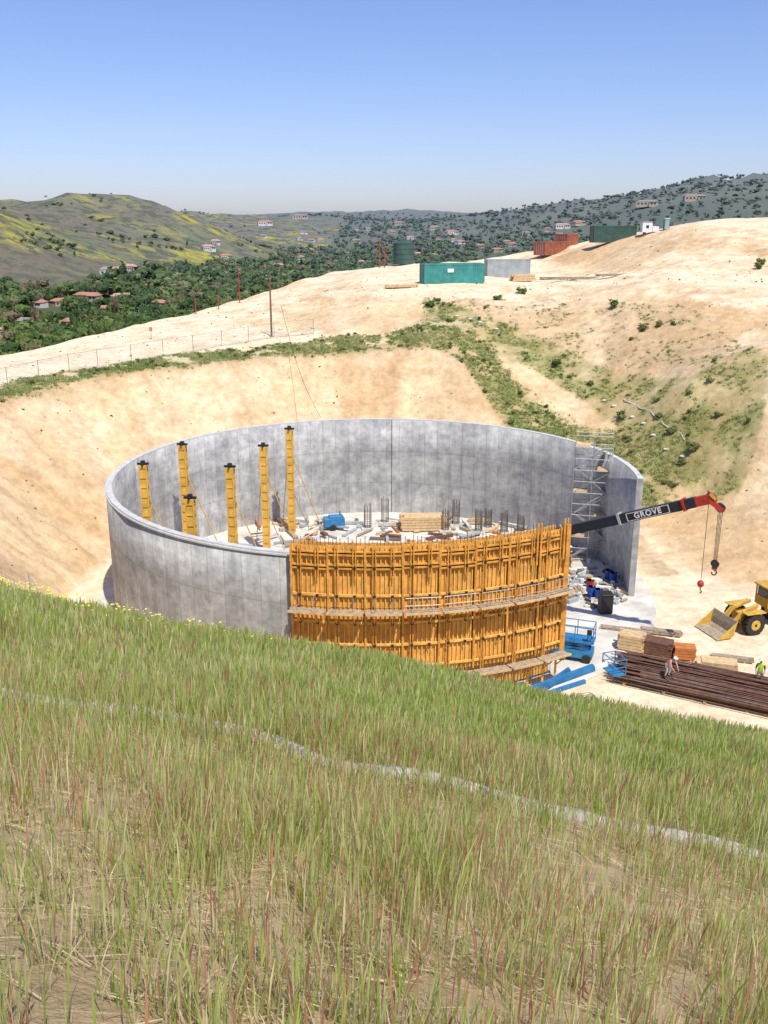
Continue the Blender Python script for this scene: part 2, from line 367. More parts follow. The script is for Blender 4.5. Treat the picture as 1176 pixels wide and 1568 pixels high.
# ------------------------------------------------------------ formwork
fw=MB('wall_formwork')
P0=-13.4; DP=6.0; NPAN=8
ZB,ZT=2.3,10.0
for i in range(NPAN):
    a=P0+i*DP; bb=a+DP; dz=random.uniform(-.10,.10)
    A=PP(20.0,a+.1,0); B=PP(20.0,bb-.1,0)
    def L2(f,r,z):
        q=A.lerp(B,f); nrm=Vector((math.sin(math.radians(a+DP/2)),-math.cos(math.radians(a+DP/2)),0)); q=q+nrm*r; q.z=z; return q
    for (z0,z1) in ((ZB,6.25),(6.3,ZT+dz)):
        fw.bar(L2(0,0,(z0+z1)/2),L2(1,0,(z0+z1)/2),.04,z1-z0,m_ply)
        for k in range(8):
            f=.04+.92*k/7
            fw.bar(L2(f,.08,z0+.02),L2(f,.08,z1-random.uniform(.0,.12)),.06,.10,m_rib)
    for zz in (9.6+dz,8.8+dz):
        for o in (-.10,.10): fw.bar(L2(-.0,.2,zz+o),L2(1.,.2,zz+o),.12,.09,m_wal)
        fw.bar(L2(0,.15,zz),L2(1,.15,zz),.03,.1,m_blk)  # black strip in the waler gap, stands for the shade of the slot
    for zz in (7.1,5.45,4.1,2.75):
        fw.bar(L2(-.0,.18,zz),L2(1.,.18,zz),.09,.13,m_rib)
    for f in (.25,.75):
        top=(f==.25)
        for o in (-.08,.08):
            g=o/2.1
            fw.bar(L2(f+g,.3,6.5 if top else 8.2),L2(f+g,.3,10.2+dz+random.uniform(-.1,.15)),.06,.10,m_wal)
            if top: fw.bar(L2(f+g,.3,2.2),L2(f+g,.3,6.0),.06,.10,m_wal)
        for zz in (8.8+dz,7.1,5.45,4.1): fw.bar(L2(f,.36,zz-.08),L2(f,.36,zz+.08),.16,.04,m_blk)
    fw.bar(L2(0.0,.2,ZB),L2(0.0,.2,ZT+.1+dz),.12,.12,m_wal)
    for zd in (6.3,2.2):
        for k in range(3):
            j=random.uniform(-.02,.02)
            fw.bar(L2(-.01+j,.5+k*.24,zd+k*.002),L2(1.01+j,.5+k*.24,zd+k*.002),.22,.05,m_deck)
        fw.bar(L2(0,1.16,zd+.05),L2(1,1.16,zd+.05),.03,.14,m_lum)
        for f in (.25,.75):
            fw.bar(L2(f,.3,zd-.1),L2(f,1.15,zd-.1),.06,.12,m_wal)
            fw.bar(L2(f,.3,zd-.9),L2(f,1.05,zd-.15),.06,.06,m_wal)
    for f in (.25,.75):
        fw.cyl(L2(f,1.14,6.3),L2(f,1.14,7.35),.024,m_galv,5)
    if i>=3:
        for zz in (6.85,7.3): fw.cyl(L2(0,1.14,zz),L2(1,1.14,zz+random.uniform(-.03,.03)),.022,m_galv,5)
    Ai=PP(19.15,a,0);Bi=PP(19.15,bb,0)
    for q in (Ai,Bi): q.z=5.1
    fw.bar(Ai,Bi,.05,9.6,m_ply)
    for k in range(8):
        q=Ai.lerp(Bi,k/7); d=Vector((CX,CY,q.z))-q; d.z=0; d.normalize(); q=q+d*.14
        fw.bar((q.x,q.y,.2),(q.x,q.y,9.85),.08,.18,m_rib)
    Ai.z=Bi.z=9.0; dd=(Vector((CX,CY,9.0))-Ai).normalized()
    fw.bar(Ai+dd*.8,Bi+dd*.8,.9,.05,m_deck)
    for f in (.25,.75): fw.bar(L2(f,.35,.1),L2(f,.35,2.2),.12,.12,m_colf)
    for k in range(9):
        q=PP(19.55,a+DP*k/9,0)
        fw.cyl((q.x,q.y,.1),(q.x+random.uniform(-.03,.03),q.y,10.1+random.uniform(0,.4)),.018,m_reb,4,cap=False)
fw.bar(PP(20.2,P0+NPAN*DP,2.2),PP(20.2,P0+NPAN*DP,10.2),.3,.25,m_wal)
fw.bar(PP(19.6,P0+NPAN*DP+.1,2.2),PP(19.6,P0+NPAN*DP+.1,9.9),.9,.06,m_ply,up=(1,0,0))
for p in (28,33.6):
    for o in (-.35,.35):
        fw.bar(PP(20.4,p+o,8.2),PP(20.4,p+o,10.7),.1,.1,m_wal)
fw.build()
cl=MB('timber_offcuts')
for i in range(60):
    p=random.uniform(-12,33); r=random.uniform(18.0,18.8); q=PP(r,p,9.06+random.uniform(.0,.2)); a=random.uniform(0,3.1); l=random.uniform(.3,1.8)
    cl.bar(q,q+Vector((math.cos(a)*l,math.sin(a)*l*.5,random.uniform(0,.3))),.16,.12,random.choice([m_lum,m_wht,m_org,m_reb,m_deck,m_lum,m_wal]))
cl.build()
# ------------------------------------------------------------ column forms
def column(px,py,z,x0=0):
    X,Y,_=atz(px,py,z); m=MB('column_form'); w=.52
    m.box((0,0,z/2),(w-.04,w-.04,z-.2),m_colf)
    for s in (-1,1):
        for t in (-1,1): m.bar((s*w/2,t*w/2,.1),(s*w/2,t*w/2,z-.1),.08,.08,m_colf)
    k=.5
    while k<z-.2:
        for s in (-1,1):
            m.box((0,s*w/2,k),(w+.06,.06,.08),m_wal); m.box((s*w/2,0,k),(.06,w+.06,.08),m_wal)
        k+=.75
    m.box((0,0,z),(w+.35,.14,.16),m_blk); m.box((0,0,z+.02),(.14,w+.35,.14),m_blk); m.box((0,0,z+.13),(.3,.3,.2),m_blk)
    m.cyl((.2,0,z*.75),(2.6,1.2,.1),.045,m_colf,6); m.cyl((-.2,0,z*.75),(-1.2,2.6,.1),.045,m_galv,6)
    m.cyl((.2,.1,z*.4),(1.5,.7,.1),.04,m_galv,6)
    m.build((X,Y,.1),random.uniform(-.1,.1))
for c_ in [(219,712,9.8),(279,682,9.9),(291,764,9.2),(352,716,9.6),(403,684,9.6),(443,658,9.7)]: column(*c_)
# ------------------------------------------------------------ scaffold stair tower
s=MB('scaffold_tower'); X0,Y0=15.4,75.8
xs=(0,1.5,3.0); ys=(0,1.4)
for xx in xs:
    for yy in ys: s.cyl((xx,yy,0),(xx,yy,10.1),.04,m_galv,6)
for lv in range(6):
    zz=.3+lv*1.9
    for yy in ys:
        s.cyl((0,yy,zz),(3,yy,zz),.03,m_galv,5)
        s.cyl((0,yy,zz+.95),(3,yy,zz+.95),.03,m_galv,5)
    for xx in xs: s.cyl((xx,0,zz),(xx,1.4,zz),.03,m_galv,5)
    if lv<5:
        s.cyl((0,0,zz),(3,0,zz+1.9),.028,m_galv,5); s.cyl((3,1.4,zz),(0,1.4,zz+1.9),.028,m_galv,5)
        a,bq=((.2,zz),(2.6,zz+1.9)) if lv%2==0 else ((2.6,zz),(.2,zz+1.9))
        s.bar((a[0],.7,a[1]),(bq[0],.7,bq[1]),.6,.07,m_galv)
    if lv>0: s.box((.6 if lv%2 else 2.4,.7,zz+.05),(1.1,1.3,.05),m_lum)
s.build((X0,Y0,.1),-.25)
# ------------------------------------------------------------ crane
cr=MB('mobile_crane')
piv=Vector((4,69.6,2.5)); tip=Vector((20.2,58,10.6)); D=(tip-piv).normalized()
cr.box((1.5,71.2,1.0),(7,2.5,.6),m_yel,-.6); cr.box((3.2,70.1,1.7),(2.6,2.2,.9),m_yel,-.6); cr.box((.6,72.6,1.9),(1.3,.9,1.3),m_glass,-.6)
for sx in (-2.4,2.4):
    for sy in (-1.3,1.3):
        c0=Vector((1.5+sx*math.cos(-.6)-sy*math.sin(-.6),71.2+sx*math.sin(-.6)+sy*math.cos(-.6),.85)); ax_=Vector((-math.sin(-.6),math.cos(-.6),0))*.3
        cr.cyl(c0-ax_,c0+ax_,.75,m_rub,20); cr.cyl(c0-ax_*1.05,c0+ax_*1.05,.4,m_yel,14)
Lb=(tip-piv).length
cr.bar(piv,piv+D*Lb*.45,.62,.70,m_nav); cr.bar(piv+D*Lb*.44,piv+D*Lb*.72,.56,.66,m_nav); cr.bar(piv+D*Lb*.71,piv+D*Lb*.97,.5,.64,m_nav)
for f in (.45,.72,.93): cr.bar(piv+D*Lb*f,piv+D*(Lb*f+.16),.66,.8,m_gry if f<.9 else m_red)
cr.bar(piv+D*Lb*.95,tip+D*.3,.45,.6,m_red); cr.bar(tip+Vector((-.1,0,.2)),tip+Vector((1.0,-.2,-.65)),.4,.3,m_red)
cr.bar(tip+Vector((.1,0,.5)),tip+Vector((.55,0,.1)),.42,.12,m_red)
cr.cyl(tip+Vector((.3,-.25,.1)),tip+Vector((.3,.25,.1)),.32,m_red,14); cr.cyl(tip+Vector((.9,-.3,-.5)),tip+Vector((.9,.1,-.5)),.28,m_blk,14)
cr.bar(tip+Vector((.1,-.3,.45)),tip+Vector((.5,-.3,.1)),.08,.2,m_yel)
cr.cyl(piv+Vector((1,-.6,-1.2)),piv+D*6+Vector((0,0,-.4)),.16,m_galv,8)
hb=Vector((tip.x+.9,tip.y-.2,6.5))
for o in (-.14,-.05,.05,.14): cr.cyl((hb.x+o,hb.y,tip.z-.5),(hb.x+o*.7,hb.y,hb.z),.018,m_blk,4)
cr.box(hb+Vector((0,0,-.2)),(.3,.22,.55),m_red); cr.cyl(hb+Vector((0,-.15,-.1)),hb+Vector((0,.15,-.1)),.24,m_blk,12)
hk=hb+Vector((0,0,-.5)); pts=[hk+Vector((.16*math.sin(a),0,-.2-.16*math.cos(a)+.0)) for a in np.linspace(math.pi,-.9*math.pi/2-.4,9)]
cr.path([hk]+pts,.045,m_blk)
bl=Vector((tip.x+.15,tip.y-.1,5.0)); cr.cyl((bl.x,bl.y,tip.z),(bl.x,bl.y,bl.z),.018,m_blk,4); cr.ell(bl,(.22,.22,.24),m_red,12,8); cr.path([bl,bl+Vector((0,0,-.4)),bl+Vector((.12,0,-.55)),bl+Vector((0,0,-.65))],.035,m_blk)
cro=cr.build()
side=D.cross(Vector((0,0,1))).normalized(); upv=side.cross(D).normalized()
pan=MB('boom_sign_panel'); pc=piv+D*Lb*.82+side*.262
a_=D*1.5; b_=upv*.27
pan.add([pc-a_-b_,pc+a_-b_,pc+a_+b_,pc-a_+b_],[(0,1,2,3)],m_wht); a_=D*1.44; b_=upv*.23; pc2=pc+side*.004
pan.add([pc2-a_-b_,pc2+a_-b_,pc2+a_+b_,pc2-a_+b_],[(0,1,2,3)],m_nav); pan.build(parent=cro)
tcv=bpy.data.curves.new('boom_lettering','FONT'); tcv.body='GROVE'; tcv.size=.52; tcv.align_x='CENTER'; tcv.align_y='CENTER'; tcv.extrude=.003; tcv.offset=.014; tcv.space_character=1.2
to=bpy.data.objects.new('boom_lettering',tcv); sc.collection.objects.link(to); tcv.materials.append(m_wht)
M4=Matrix((D,upv,side)).transposed().to_4x4(); M4.translation=pc2+side*.008; to.matrix_world=M4; to.parent=cro
# ------------------------------------------------------------ wheel loader (faces -X)
l=MB('wheel_loader')
for xx in (-1.55,1.55):
    for yy in (-1.0,1.0):
        l.cyl((xx,yy-.27,.75),(xx,yy+.27,.75),.75,m_rub,24); l.cyl((xx,yy-.285,.75),(xx,yy+.285,.75),.38,m_yel,16); l.cyl((xx,yy-.3,.75),(xx,yy+.3,.75),.12,m_blk,10)
        for k in range(18):
            a=k*math.pi/9; l.bar((xx+.75*math.cos(a),yy-.26,.75+.75*math.sin(a)),(xx+.75*math.cos(a+.12),yy+.26,.75+.75*math.sin(a+.12)),.1,.08,m_rub)
l.box((-1.4,0,1.0),(1.7,1.0,.7),m_yel); l.box((1.9,0,1.35),(2.6,1.3,1.1),m_yel); l.box((3.25,0,1.1),(.3,1.6,1.0),m_yel)
l.box((2.3,0,1.95),(1.6,1.1,.15),m_yel); l.cyl((2.2,.3,1.9),(2.2,.3,2.6),.06,m_blk)
l.box((.35,0,1.9),(1.2,1.3,.7),m_yel)
for xx in (-.25,1.0):
    for yy in (-.65,.65): l.bar((xx,yy,1.6),(xx,yy,3.0),.1,.1,m_yel)
l.box((.38,0,3.05),(1.6,1.6,.12),m_yel); l.box((.38,0,2.5),(1.15,1.2,.7),m_glass)
for yy in (-1.0,1.0):
    for (xa,xb) in ((-2.35,-.8),(.8,2.35)): l.box(((xa+xb)/2,yy,1.6),(xb-xa,.6,.07),m_yel)
for yy in (-.55,.55):
    l.bar((-1.0,yy,1.9),(-2.2,yy,1.5),.16,.32,m_yel); l.bar((-2.2,yy,1.5),(-3.2,yy,.5),.16,.3,m_yel); l.cyl((-1.3,yy,1.1),(-2.2,yy,1.3),.07,m_galv)
l.bar((-1.2,0,2.1),(-2.5,0,1.75),.14,.25,m_yel); l.bar((-2.5,0,1.8),(-3.1,0,.9),.12,.14,m_yel)
prof=[(-3.1,1.25),(-3.25,.7),(-3.3,.3),(-3.55,.1),(-4.6,.06)]
for (xa,za),(xb,zb) in zip(prof[:-1],prof[1:]): l.bar((xa,0,za),(xb,0,zb),2.6,.06,m_deck,up=(0,0,1) if abs(xa-xb)>.3 else (1,0,0))
for yy in (-1.3,1.3): l.add([(p_[0],yy+d_,p_[1]) for d_ in (-.03,.03) for p_ in prof],[(0,1,2,3,4),(9,8,7,6,5),(0,4,9,5)],m_yel)
LP=atz(1150,962,0); l.build((LP[0]+.9,LP[1]+.4,0),.30,bevel=.02)
# ------------------------------------------------------------ lifts
s=MB('scissor_lift')
s.box((0,0,.55),(2.3,1.1,.5),m_blu)
for xx in (-.8,.8):
    for yy in (-.5,.5): s.cyl((xx,yy-.1,.3),(xx,yy+.1,.3),.3,m_rub,14)
for k in range(2):
    for yy in (-.4,.4):
        s.bar((-.95,yy,.85+k*.22),(.95,yy,1.05+k*.22),.06,.1,m_blu); s.bar((.95,yy,.85+k*.22),(-.95,yy,1.05+k*.22),.06,.1,m_blu)
s.box((0,0,1.4),(2.4,1.15,.1),m_blu)
for xx in (-1.15,0,1.15):
    for yy in (-.55,.55): s.cyl((xx,yy,1.4),(xx,yy,2.5),.03,m_blu,6)
for zz in (1.95,2.5):
    for yy in (-.55,.55): s.cyl((-1.15,yy,zz),(1.15,yy,zz),.03,m_blu,6)
    for xx in (-1.15,1.15): s.cyl((xx,-.55,zz),(xx,.55,zz),.03,m_blu,6)
s.box((.9,-.45,2.1),(.3,.2,.35),m_blk)
P_=atz(880,1008,.1); s.build((P_[0],P_[1],.1),-.35)
s=MB('boom_lift')
s.box((0,0,.8),(2.4,1.5,.5),m_blu,0); s.box((.3,0,1.35),(2.2,1.3,.6),m_blu)
for xx in (-1,1):
    for yy in (-.9,.9): s.cyl((xx,yy-.15,.5),(xx,yy+.15,.5),.5,m_rub,18); s.cyl((xx,yy-.16,.5),(xx,yy+.16,.5),.22,m_wht,12)
s.bar((1.3,0,2.1),(-3.0,.1,3.1),.3,.36,m_blu); s.bar((-2.8,.1,3.05),(-3.9,.1,3.2),.2,.2,m_wht)
s.bar((1.2,.45,1.9),(-2.3,.45,2.5),.18,.22,m_blu); s.cyl((.3,0,1.9),(-1,0,2.5),.07,m_galv); s.bar((0,-.5,1.9),(-1.8,-.5,2.9),.2,.2,m_blu)
s.box((-4.3,.1,2.7),(.8,1.3,.06),m_blu)
for xx in (-4.7,-3.9):
    for yy in (-.5,.7): s.cyl((xx,yy,2.7),(xx,yy,3.6),.03,m_blu,6)
for zz in (3.15,3.6):
    for yy in (-.5,.7): s.cyl((-4.7,yy,zz),(-3.9,yy,zz),.03,m_blu,6)
    for xx in (-4.7,-3.9): s.cyl((xx,-.5,zz),(xx,.7,zz),.03,m_blu,6)
s.build((9.0,48.9,0.0),math.pi+.30)
# ------------------------------------------------------------ rebar and lumber
r_=MB('rebar_pile'); A0=Vector((14.9,56.0,0)); dr=Vector((10.3,-5.4,0)).normalized(); pr=Vector((-dr.y,dr.x,0))
for k in range(5): 
    q=A0+dr*(1+k*2.4); r_.bar(q-pr*2.4+Vector((0,0,.08)),q+pr*1.2+Vector((0,0,.08)),.15,.15,m_lum)
for i in range(380):
    u=random.uniform(-2.4,1.2); lay=random.random(); zz=.2+lay*1.4*(1-abs(u+.6)/2.4)+.02; st_=random.uniform(-.3,2.2); ln=random.uniform(9,13); sk=random.uniform(-.04,.04)
    a=A0+dr*st_+pr*u; e_=A0+dr*(st_+ln)+pr*(u+sk*ln); a.z=zz; e_.z=zz+random.uniform(-.12,.12)
    r_.cyl(a,e_,.032,m_rust if random.random()<.8 else m_reb,4,cap=False)
r_.build()
def stack(name,px,py,sz,rot,mt=m_lum,rows=5,base=None,cols=6):
    m=MB(name); P=base or atz(px,py,.0)
    for i in range(rows):
        for j in range(cols):
            w=sz[1]/cols; h=sz[2]/rows
            m.box((random.uniform(-.06,.06)*sz[0],-sz[1]/2+w*(j+.5),h*(i+.5)+.1),(sz[0]*random.uniform(.88,1),w*.9,h*.86),mt)
    for xx in (-sz[0]*.3,sz[0]*.3): m.box((xx,0,.05),(.1,sz[1],.1),m_lum)
    return m.build(P,rot)
stack('lumber_stack',966,995,(1.7,1.2,1.1),-.4); stack('lumber_stack',1003,1000,(2.2,1.1,.9),-.5,m_rust)
stack('plywood_stack',1097,1026,(2.4,1.2,.6),-.25,m_lum,8,cols=1); stack('formwork_panel_stack',1046,1008,(1.4,1.0,.8),-.2,m_org,4,cols=2)
stack('lumber_stack',1012,972,(2.8,.5,.3),-.3,m_deck,2); stack('lumber_stack',958,968,(3.4,.5,.2),-.3,m_deck,2); stack('lumber_stack',1120,1012,(2.6,.4,.25),-.3,m_deck,2)
stack('lumber_stack',0,0,(4.2,1.6,1.3),.05,m_lum,5,base=(3.6,84.5,.1)); 
for (xx,yy) in ((0.1,86.2),(5.6,83.8),(6.7,85.6),(8.6,83.4),(9.6,84.6),(10.9,83.2),(-1.5,84.5),(12,80.5)):
    m=MB('rebar_cage'); hh=random.uniform(1.7,2.4)
    for k in range(12):
        a=k*math.pi/6; m.cyl((.32*math.cos(a),.32*math.sin(a),0),(.32*math.cos(a),.32*math.sin(a),hh+random.uniform(-.1,.3)),.026,m_reb,4)
    for zz in np.arange(.15,hh*.8,.18):
        m.path([(.33*math.cos(a),.33*math.sin(a),zz) for a in np.linspace(0,2*math.pi,9)],.014,m_reb,3)
    m.box((0,0,.1),(1.1,1.1,.25),m_lip); m.build((xx,yy,.1))
m=MB('air_compressor'); m.box((0,0,.9),(2.2,1.2,.9),m_blu); m.box((.2,0,1.45),(1.5,1.0,.2),m_blu)
for yy in (-.6,.6): m.cyl((-.2,yy-.08,.35),(-.2,yy+.08,.35),.35,m_rub,14)
m.bar((-1.1,0,.6),(-2.2,0,.4),.1,.1,m_galv); m.cyl((.7,.3,1.4),(.7,.3,1.9),.06,m_blk); m.build((-4.6,84.6,.1),.2,bevel=.05,scale=.85)
m=MB('timber_pieces')
for i in range(120):
    xx=random.uniform(-12,14); yy=random.uniform(78.5,87.5); a=random.uniform(0,3.1); l_=random.uniform(.4,2.8)
    m.box((xx,yy,.2+random.uniform(0,.3)),(l_,random.uniform(.1,.4),random.uniform(.06,.3)),random.choice([m_lum,m_lum,m_lip,m_deck,m_org,m_gry,m_reb,m_rust]),a)
m.build()
def barrel(px,py,mt):
    P=atz(px,py,.1); m=MB('plastic_barrel'); m.cyl((0,0,0),(0,0,.9),.29,mt,16)
    for zz in (.02,.3,.6,.88): m.cyl((0,0,zz-.02),(0,0,zz+.02),.305,mt,16)
    m.cyl((.12,0,.9),(.12,0,.94),.04,m_wht,8); m.build(P)
for p in ((905,915),(916,919),(938,893),(931,889)): barrel(*p,m_blr)
for p in ((903,905),): barrel(*p,m_red)
m=MB('rubbish_bin'); m.box((0,0,.75),(.9,.8,1.4),m_blk); m.box((0,0,1.48),(1.0,.9,.1),m_blk)
for sx_ in (-.3,.3): m.cyl((sx_-.05,.4,.1),(sx_+.05,.4,.1),.12,m_rub,10)
P_=atz(926,938,.1); m.build(P_,.1,bevel=.03)
m=MB('site_materials')
for i in range(150):
    px=random.uniform(848,962); py=random.uniform(842,930)
    if abs((px-905)*.25+(870-py))>60: continue
    P=atz(px,py,.1); a=random.uniform(0,3.1)
    m.box((P[0],P[1],.1+.12),(random.uniform(.15,1.1),random.uniform(.1,.4),random.uniform(.08,.35)),random.choice([m_wht,m_gry,m_gry,m_lum,m_reb,m_blk,m_lip,m_deck]),a)
for i in range(24):
    px=random.uniform(870,950); py=random.uniform(850,920); P=atz(px,py,.1); m.cyl(P,(P[0],P[1],.48),.15,random.choice([m_wht,m_wht,m_gry,m_yel]),10,.17)
m.build()
hs=MB('black_hose')
for pl in ([(846,868),(862,872),(880,880),(893,889),(885,900),(866,893),(852,885)],[(846,880),(858,900),(850,912),(862,905)],[(915,883),(935,886),(946,893),(940,905),(955,920)]):
    pts=[]
    P=[Vector(atz(a,b_,.14)) for a,b_ in pl]
    for i in range(len(P)-1):
        p0=P[max(i-1,0)];p1=P[i];p2=P[i+1];p3=P[min(i+2,len(P)-1)]
        for t in np.linspace(0,1,7)[:-1]: pts.append(.5*((2*p1)+(p2-p0)*t+(2*p0-5*p1+4*p2-p3)*t*t+(-p0+3*p1-3*p2+p3)*t**3))
    hs.path(pts,.05,m_blk,6)
hs.build()
# ------------------------------------------------------------ people
def person(loc,rot,shirt,pants,vest=None,hat=m_wht,pose='stand'):
    if pose=='stand':
        J=dict(pel=(0,0,.95),sp=(0,0,1.15),ch=(0,0,1.38),nk=(0,0,1.52),hd=(0,-.01,1.6))
        arm=[((.19,0,1.43),(.25,.03,1.15),(.22,-.14,.93),(.21,-.2,.87))]; leg=((.10,0,.9),(.11,-.03,.5),(.12,.02,.1),(.13,-.15,.05))
    else:
        J=dict(pel=(0,.12,.92),sp=(0,-.05,1.08),ch=(0,-.27,1.2),nk=(0,-.40,1.27),hd=(0,-.47,1.31))
        arm=[((.19,-.3,1.2),(.24,-.42,.94),(.18,-.6,.74),(.16,-.66,.68))]; leg=((.10,.1,.88),(.13,-.05,.5),(.14,.08,.1),(.15,-.1,.05))
    vs=[];es=[];rd=[];tag=[]
    def av(p,r): vs.append(p); rd.append(r); return len(vs)-1
    seg=[]
    pe=av(J['pel'],.15); sp=av(J['sp'],.135); ch=av(J['ch'],.155); nk=av(J['nk'],.06); hd=av(J['hd'],.06)
    for a,b_,t in ((pe,sp,'s'),(sp,ch,'s'),(ch,nk,'s'),(nk,hd,'k')): es.append((a,b_)); seg.append((a,b_,t))
    for sx_ in (-1,1):
        q=[av((p[0]*sx_,p[1],p[2]),r) for p,r in zip(arm[0],(.065,.05,.035,.03))]
        for a,b_,t in ((ch,q[0],'s'),(q[0],q[1],'a'),(q[1],q[2],'k'),(q[2],q[3],'k')): es.append((a,b_)); seg.append((a,b_,t))
        q=[av((p[0]*sx_,p[1]+(sx_*.08 if i and pose=='stand' else 0),p[2]),r) for i,(p,r) in enumerate(zip(leg,(.09,.065,.05,.045)))]
        for a,b_,t in ((pe,q[0],'p'),(q[0],q[1],'p'),(q[1],q[2],'p'),(q[2],q[3],'b')): es.append((a,b_)); seg.append((a,b_,t))
    me=bpy.data.meshes.new('t'); me.from_pydata(vs,es,[]); o=bpy.data.objects.new('t',me); sc.collection.objects.link(o)
    o.modifiers.new('s','SKIN'); o.modifiers.new('ss','SUBSURF').levels=1
    for i,r in enumerate(rd): d=me.skin_vertices[0].data[i]; d.radius=(r,r*.8 if i<3 else r); d.use_root=(i==0)
    dg=bpy.context.evaluated_depsgraph_get(); m2_=bpy.data.meshes.new_from_object(o.evaluated_get(dg)); bpy.data.objects.remove(o)
    m2_.name='worker'; mats=[shirt,m_skin,pants,m_boot,vest or shirt]
    for q in mats: m2_.materials.append(q)
    tm={'s':4,'a':0,'k':1,'p':2,'b':3}
    for f in m2_.polygons:
        c0=f.center; best=9;bt='s'
        for a,b_,t in seg:
            A_=Vector(vs[a]);B_=Vector(vs[b_]); ab=B_-A_; u=max(0,min(1,(c0-A_).dot(ab)/max(ab.length_squared,1e-9))); dd=(c0-(A_+ab*u)).length
            if dd<best: best=dd;bt=t
        f.material_index=tm[bt]; f.use_smooth=True
    w=bpy.data.objects.new('worker',m2_); sc.collection.objects.link(w); w.location=loc; w.rotation_euler=(0,0,rot)
    h=MB('head'); hx,hy,hz=J['hd']; hz+=.1; hy-=.02
    h.ell((hx,hy,hz),(.078,.095,.115),m_skin,14,10); h.cyl((hx,hy-.09,hz+.01),(hx,hy-.12,hz-.02),.014,m_skin,6)
    for sx_ in (-1,1): h.ell((hx+sx_*.03,hy-.085,hz+.02),(.011,.011,.009),m_blk,6,4); h.ell((hx+sx_*.08,hy,hz),(.014,.025,.032),m_skin,6,4)
    h.box((hx,hy-.09,hz-.05),(.045,.01,.012),m_red)
    h.ell((hx,hy+.01,hz+.045),(.115,.135,.115),hat,16,8,zmin=0); h.cyl((hx,hy-.05,hz+.04),(hx,hy-.05,hz+.055),.135,hat,16)
    for sx_ in (-1,1):
        P=Vector(arm[0][3]); P.x*=sx_
        h.ell(P,(.025,.04,.04),m_skin,8,6)
        for k in range(4):
            o_=Vector((.0,-.028+.018*k,-.03)); h.path([P+o_,P+o_+Vector((-.005*sx_,-.01,-.035)),P+o_+Vector((-.022*sx_,-.012,-.055-.006*(k%3)))],.008,m_skin,5)
        h.path([P+Vector((-.015*sx_,-.025,.01)),P+Vector((-.03*sx_,-.05,-.01)),P+Vector((-.03*sx_,-.06,-.035))],.009,m_skin,5)
    h.build(parent=w,smooth=True)
    return w
m_boot=mat('boots',(.08,.05,.03),.8,.2,5); m_jean=mat('jeans',(.05,.08,.16),.9,.2,6); m_hiv=mat('hi_vis_vest',(.35,.6,.05),.7,.1,6); m_pink=mat('faded_shirt',(.55,.28,.22),.9,.15,6); m_tan=mat('work_trousers',(.35,.30,.24),.9,.2,6); m_shw=mat('shirt_white',(.6,.6,.62),.9,.1,6)
P_=atz(1022,1038,0.9); person((P_[0],P_[1],.95),.5,m_pink,m_shw,pose='bend')
P_=atz(1161,1052,0.7); person((P_[0],P_[1],.75),-.4,m_blk,m_tan,m_hiv)
P_=atz(871,868,.1); person(P_,1.4,m_red,m_jean,m_blk)
P_=atz(949,872,.1); person(P_,2.4,m_pink,m_jean,pose='bend')
P_=atz(858,872,.1); person(P_,.4,m_blk,m_jean,m_hiv)
# ------------------------------------------------------------ containers on the upper pad
def container(name,px,py,rot,L_,mt,h=2.6,base=None,door=True):
    P=base or pix_ground(px,py); m=MB(name); w=2.44
    m.box((0,0,h/2),(L_-.1,w-.1,h-.12),mt)
    for sx_ in (-1,1):
        for sy_ in (-1,1): m.bar((sx_*(L_/2-.06),sy_*(w/2-.06),0),(sx_*(L_/2-.06),sy_*(w/2-.06),h),.13,.13,mt)
    for zz in (.08,h-.08):
        for sy_ in (-1,1): m.box((0,sy_*(w/2-.05),zz),(L_,.12,.16),mt)
        for sx_ in (-1,1): m.box((sx_*(L_/2-.05),0,zz),(.12,w,.16),mt)
    k=-L_/2+.35
    while k<L_/2-.2:
        for sy_ in (-1,1): m.box((k,sy_*(w/2-.04),h/2),(.14,.06,h-.3),mt)
        m.box((k,0,h-.04),(.14,w-.3,.05),mt); k+=.28
    for k in (-.6,-.2,.2,.6): m.cyl((-L_/2-.02,k,.15),(-L_/2-.02,k,h-.1),.025,m_galv,6)
    if name.startswith('teal'): m.box((-.6,-w/2-.03,1.7),(.9,.03,.5),m_wht)
    o=m.build(P,rot); o.location.z-=.1; return o
def at_y(px,y): 
    k=(px-588)/FPX/1.033; return (k*y,y,Hs(k*y,y))
container('teal_container',692,432,.24,8.6,m_teal)
container('grey_container',776,424,.12,6.6,m_gry,2.7)
container('dark_green_container',0,0,.1,7.0,m_dgr,base=at_y(936,162))
container('red_container',0,0,.75,6,m_cred,2.2,base=at_y(842,170)); container('red_container',0,0,.9,4,m_cred,2.2,base=at_y(866,174))
m=MB('water_tank'); m.cyl((0,0,0),(0,0,3.3),1.65,m_dgr,24); m.cyl((0,0,3.3),(0,0,3.7),1.65,m_dgr,24,.3)
for zz in (.8,1.6,2.4,3.2): m.cyl((0,0,zz-.04),(0,0,zz+.04),1.69,m_dgr,24)
m.build(at_y(618,160))
m=MB('office_trailer'); m.box((0,0,1.6),(2.2,2,2.2),m_wht); m.box((0,-1.02,1.7),(.6,.04,.6),m_glass); m.box((0,0,2.75),(2.4,2.2,.1),m_gry); m.cyl((-.6,-.9,.4),(-.6,-.7,.4),.35,m_rub,12); m.box((1.9,0,1.2),(1.4,1.9,1.2),m_wht); m.build(at_y(986,158),scale=.7)
m=MB('portable_toilet'); m.box((0,0,1.1),(1.1,1.1,2.2),m_teal); m.box((0,-.57,1.05),(.8,.03,1.9),m_gry); m.box((0,0,2.27),(1.2,1.2,.14),m_wht); m.build(at_y(1016,158),scale=.75)
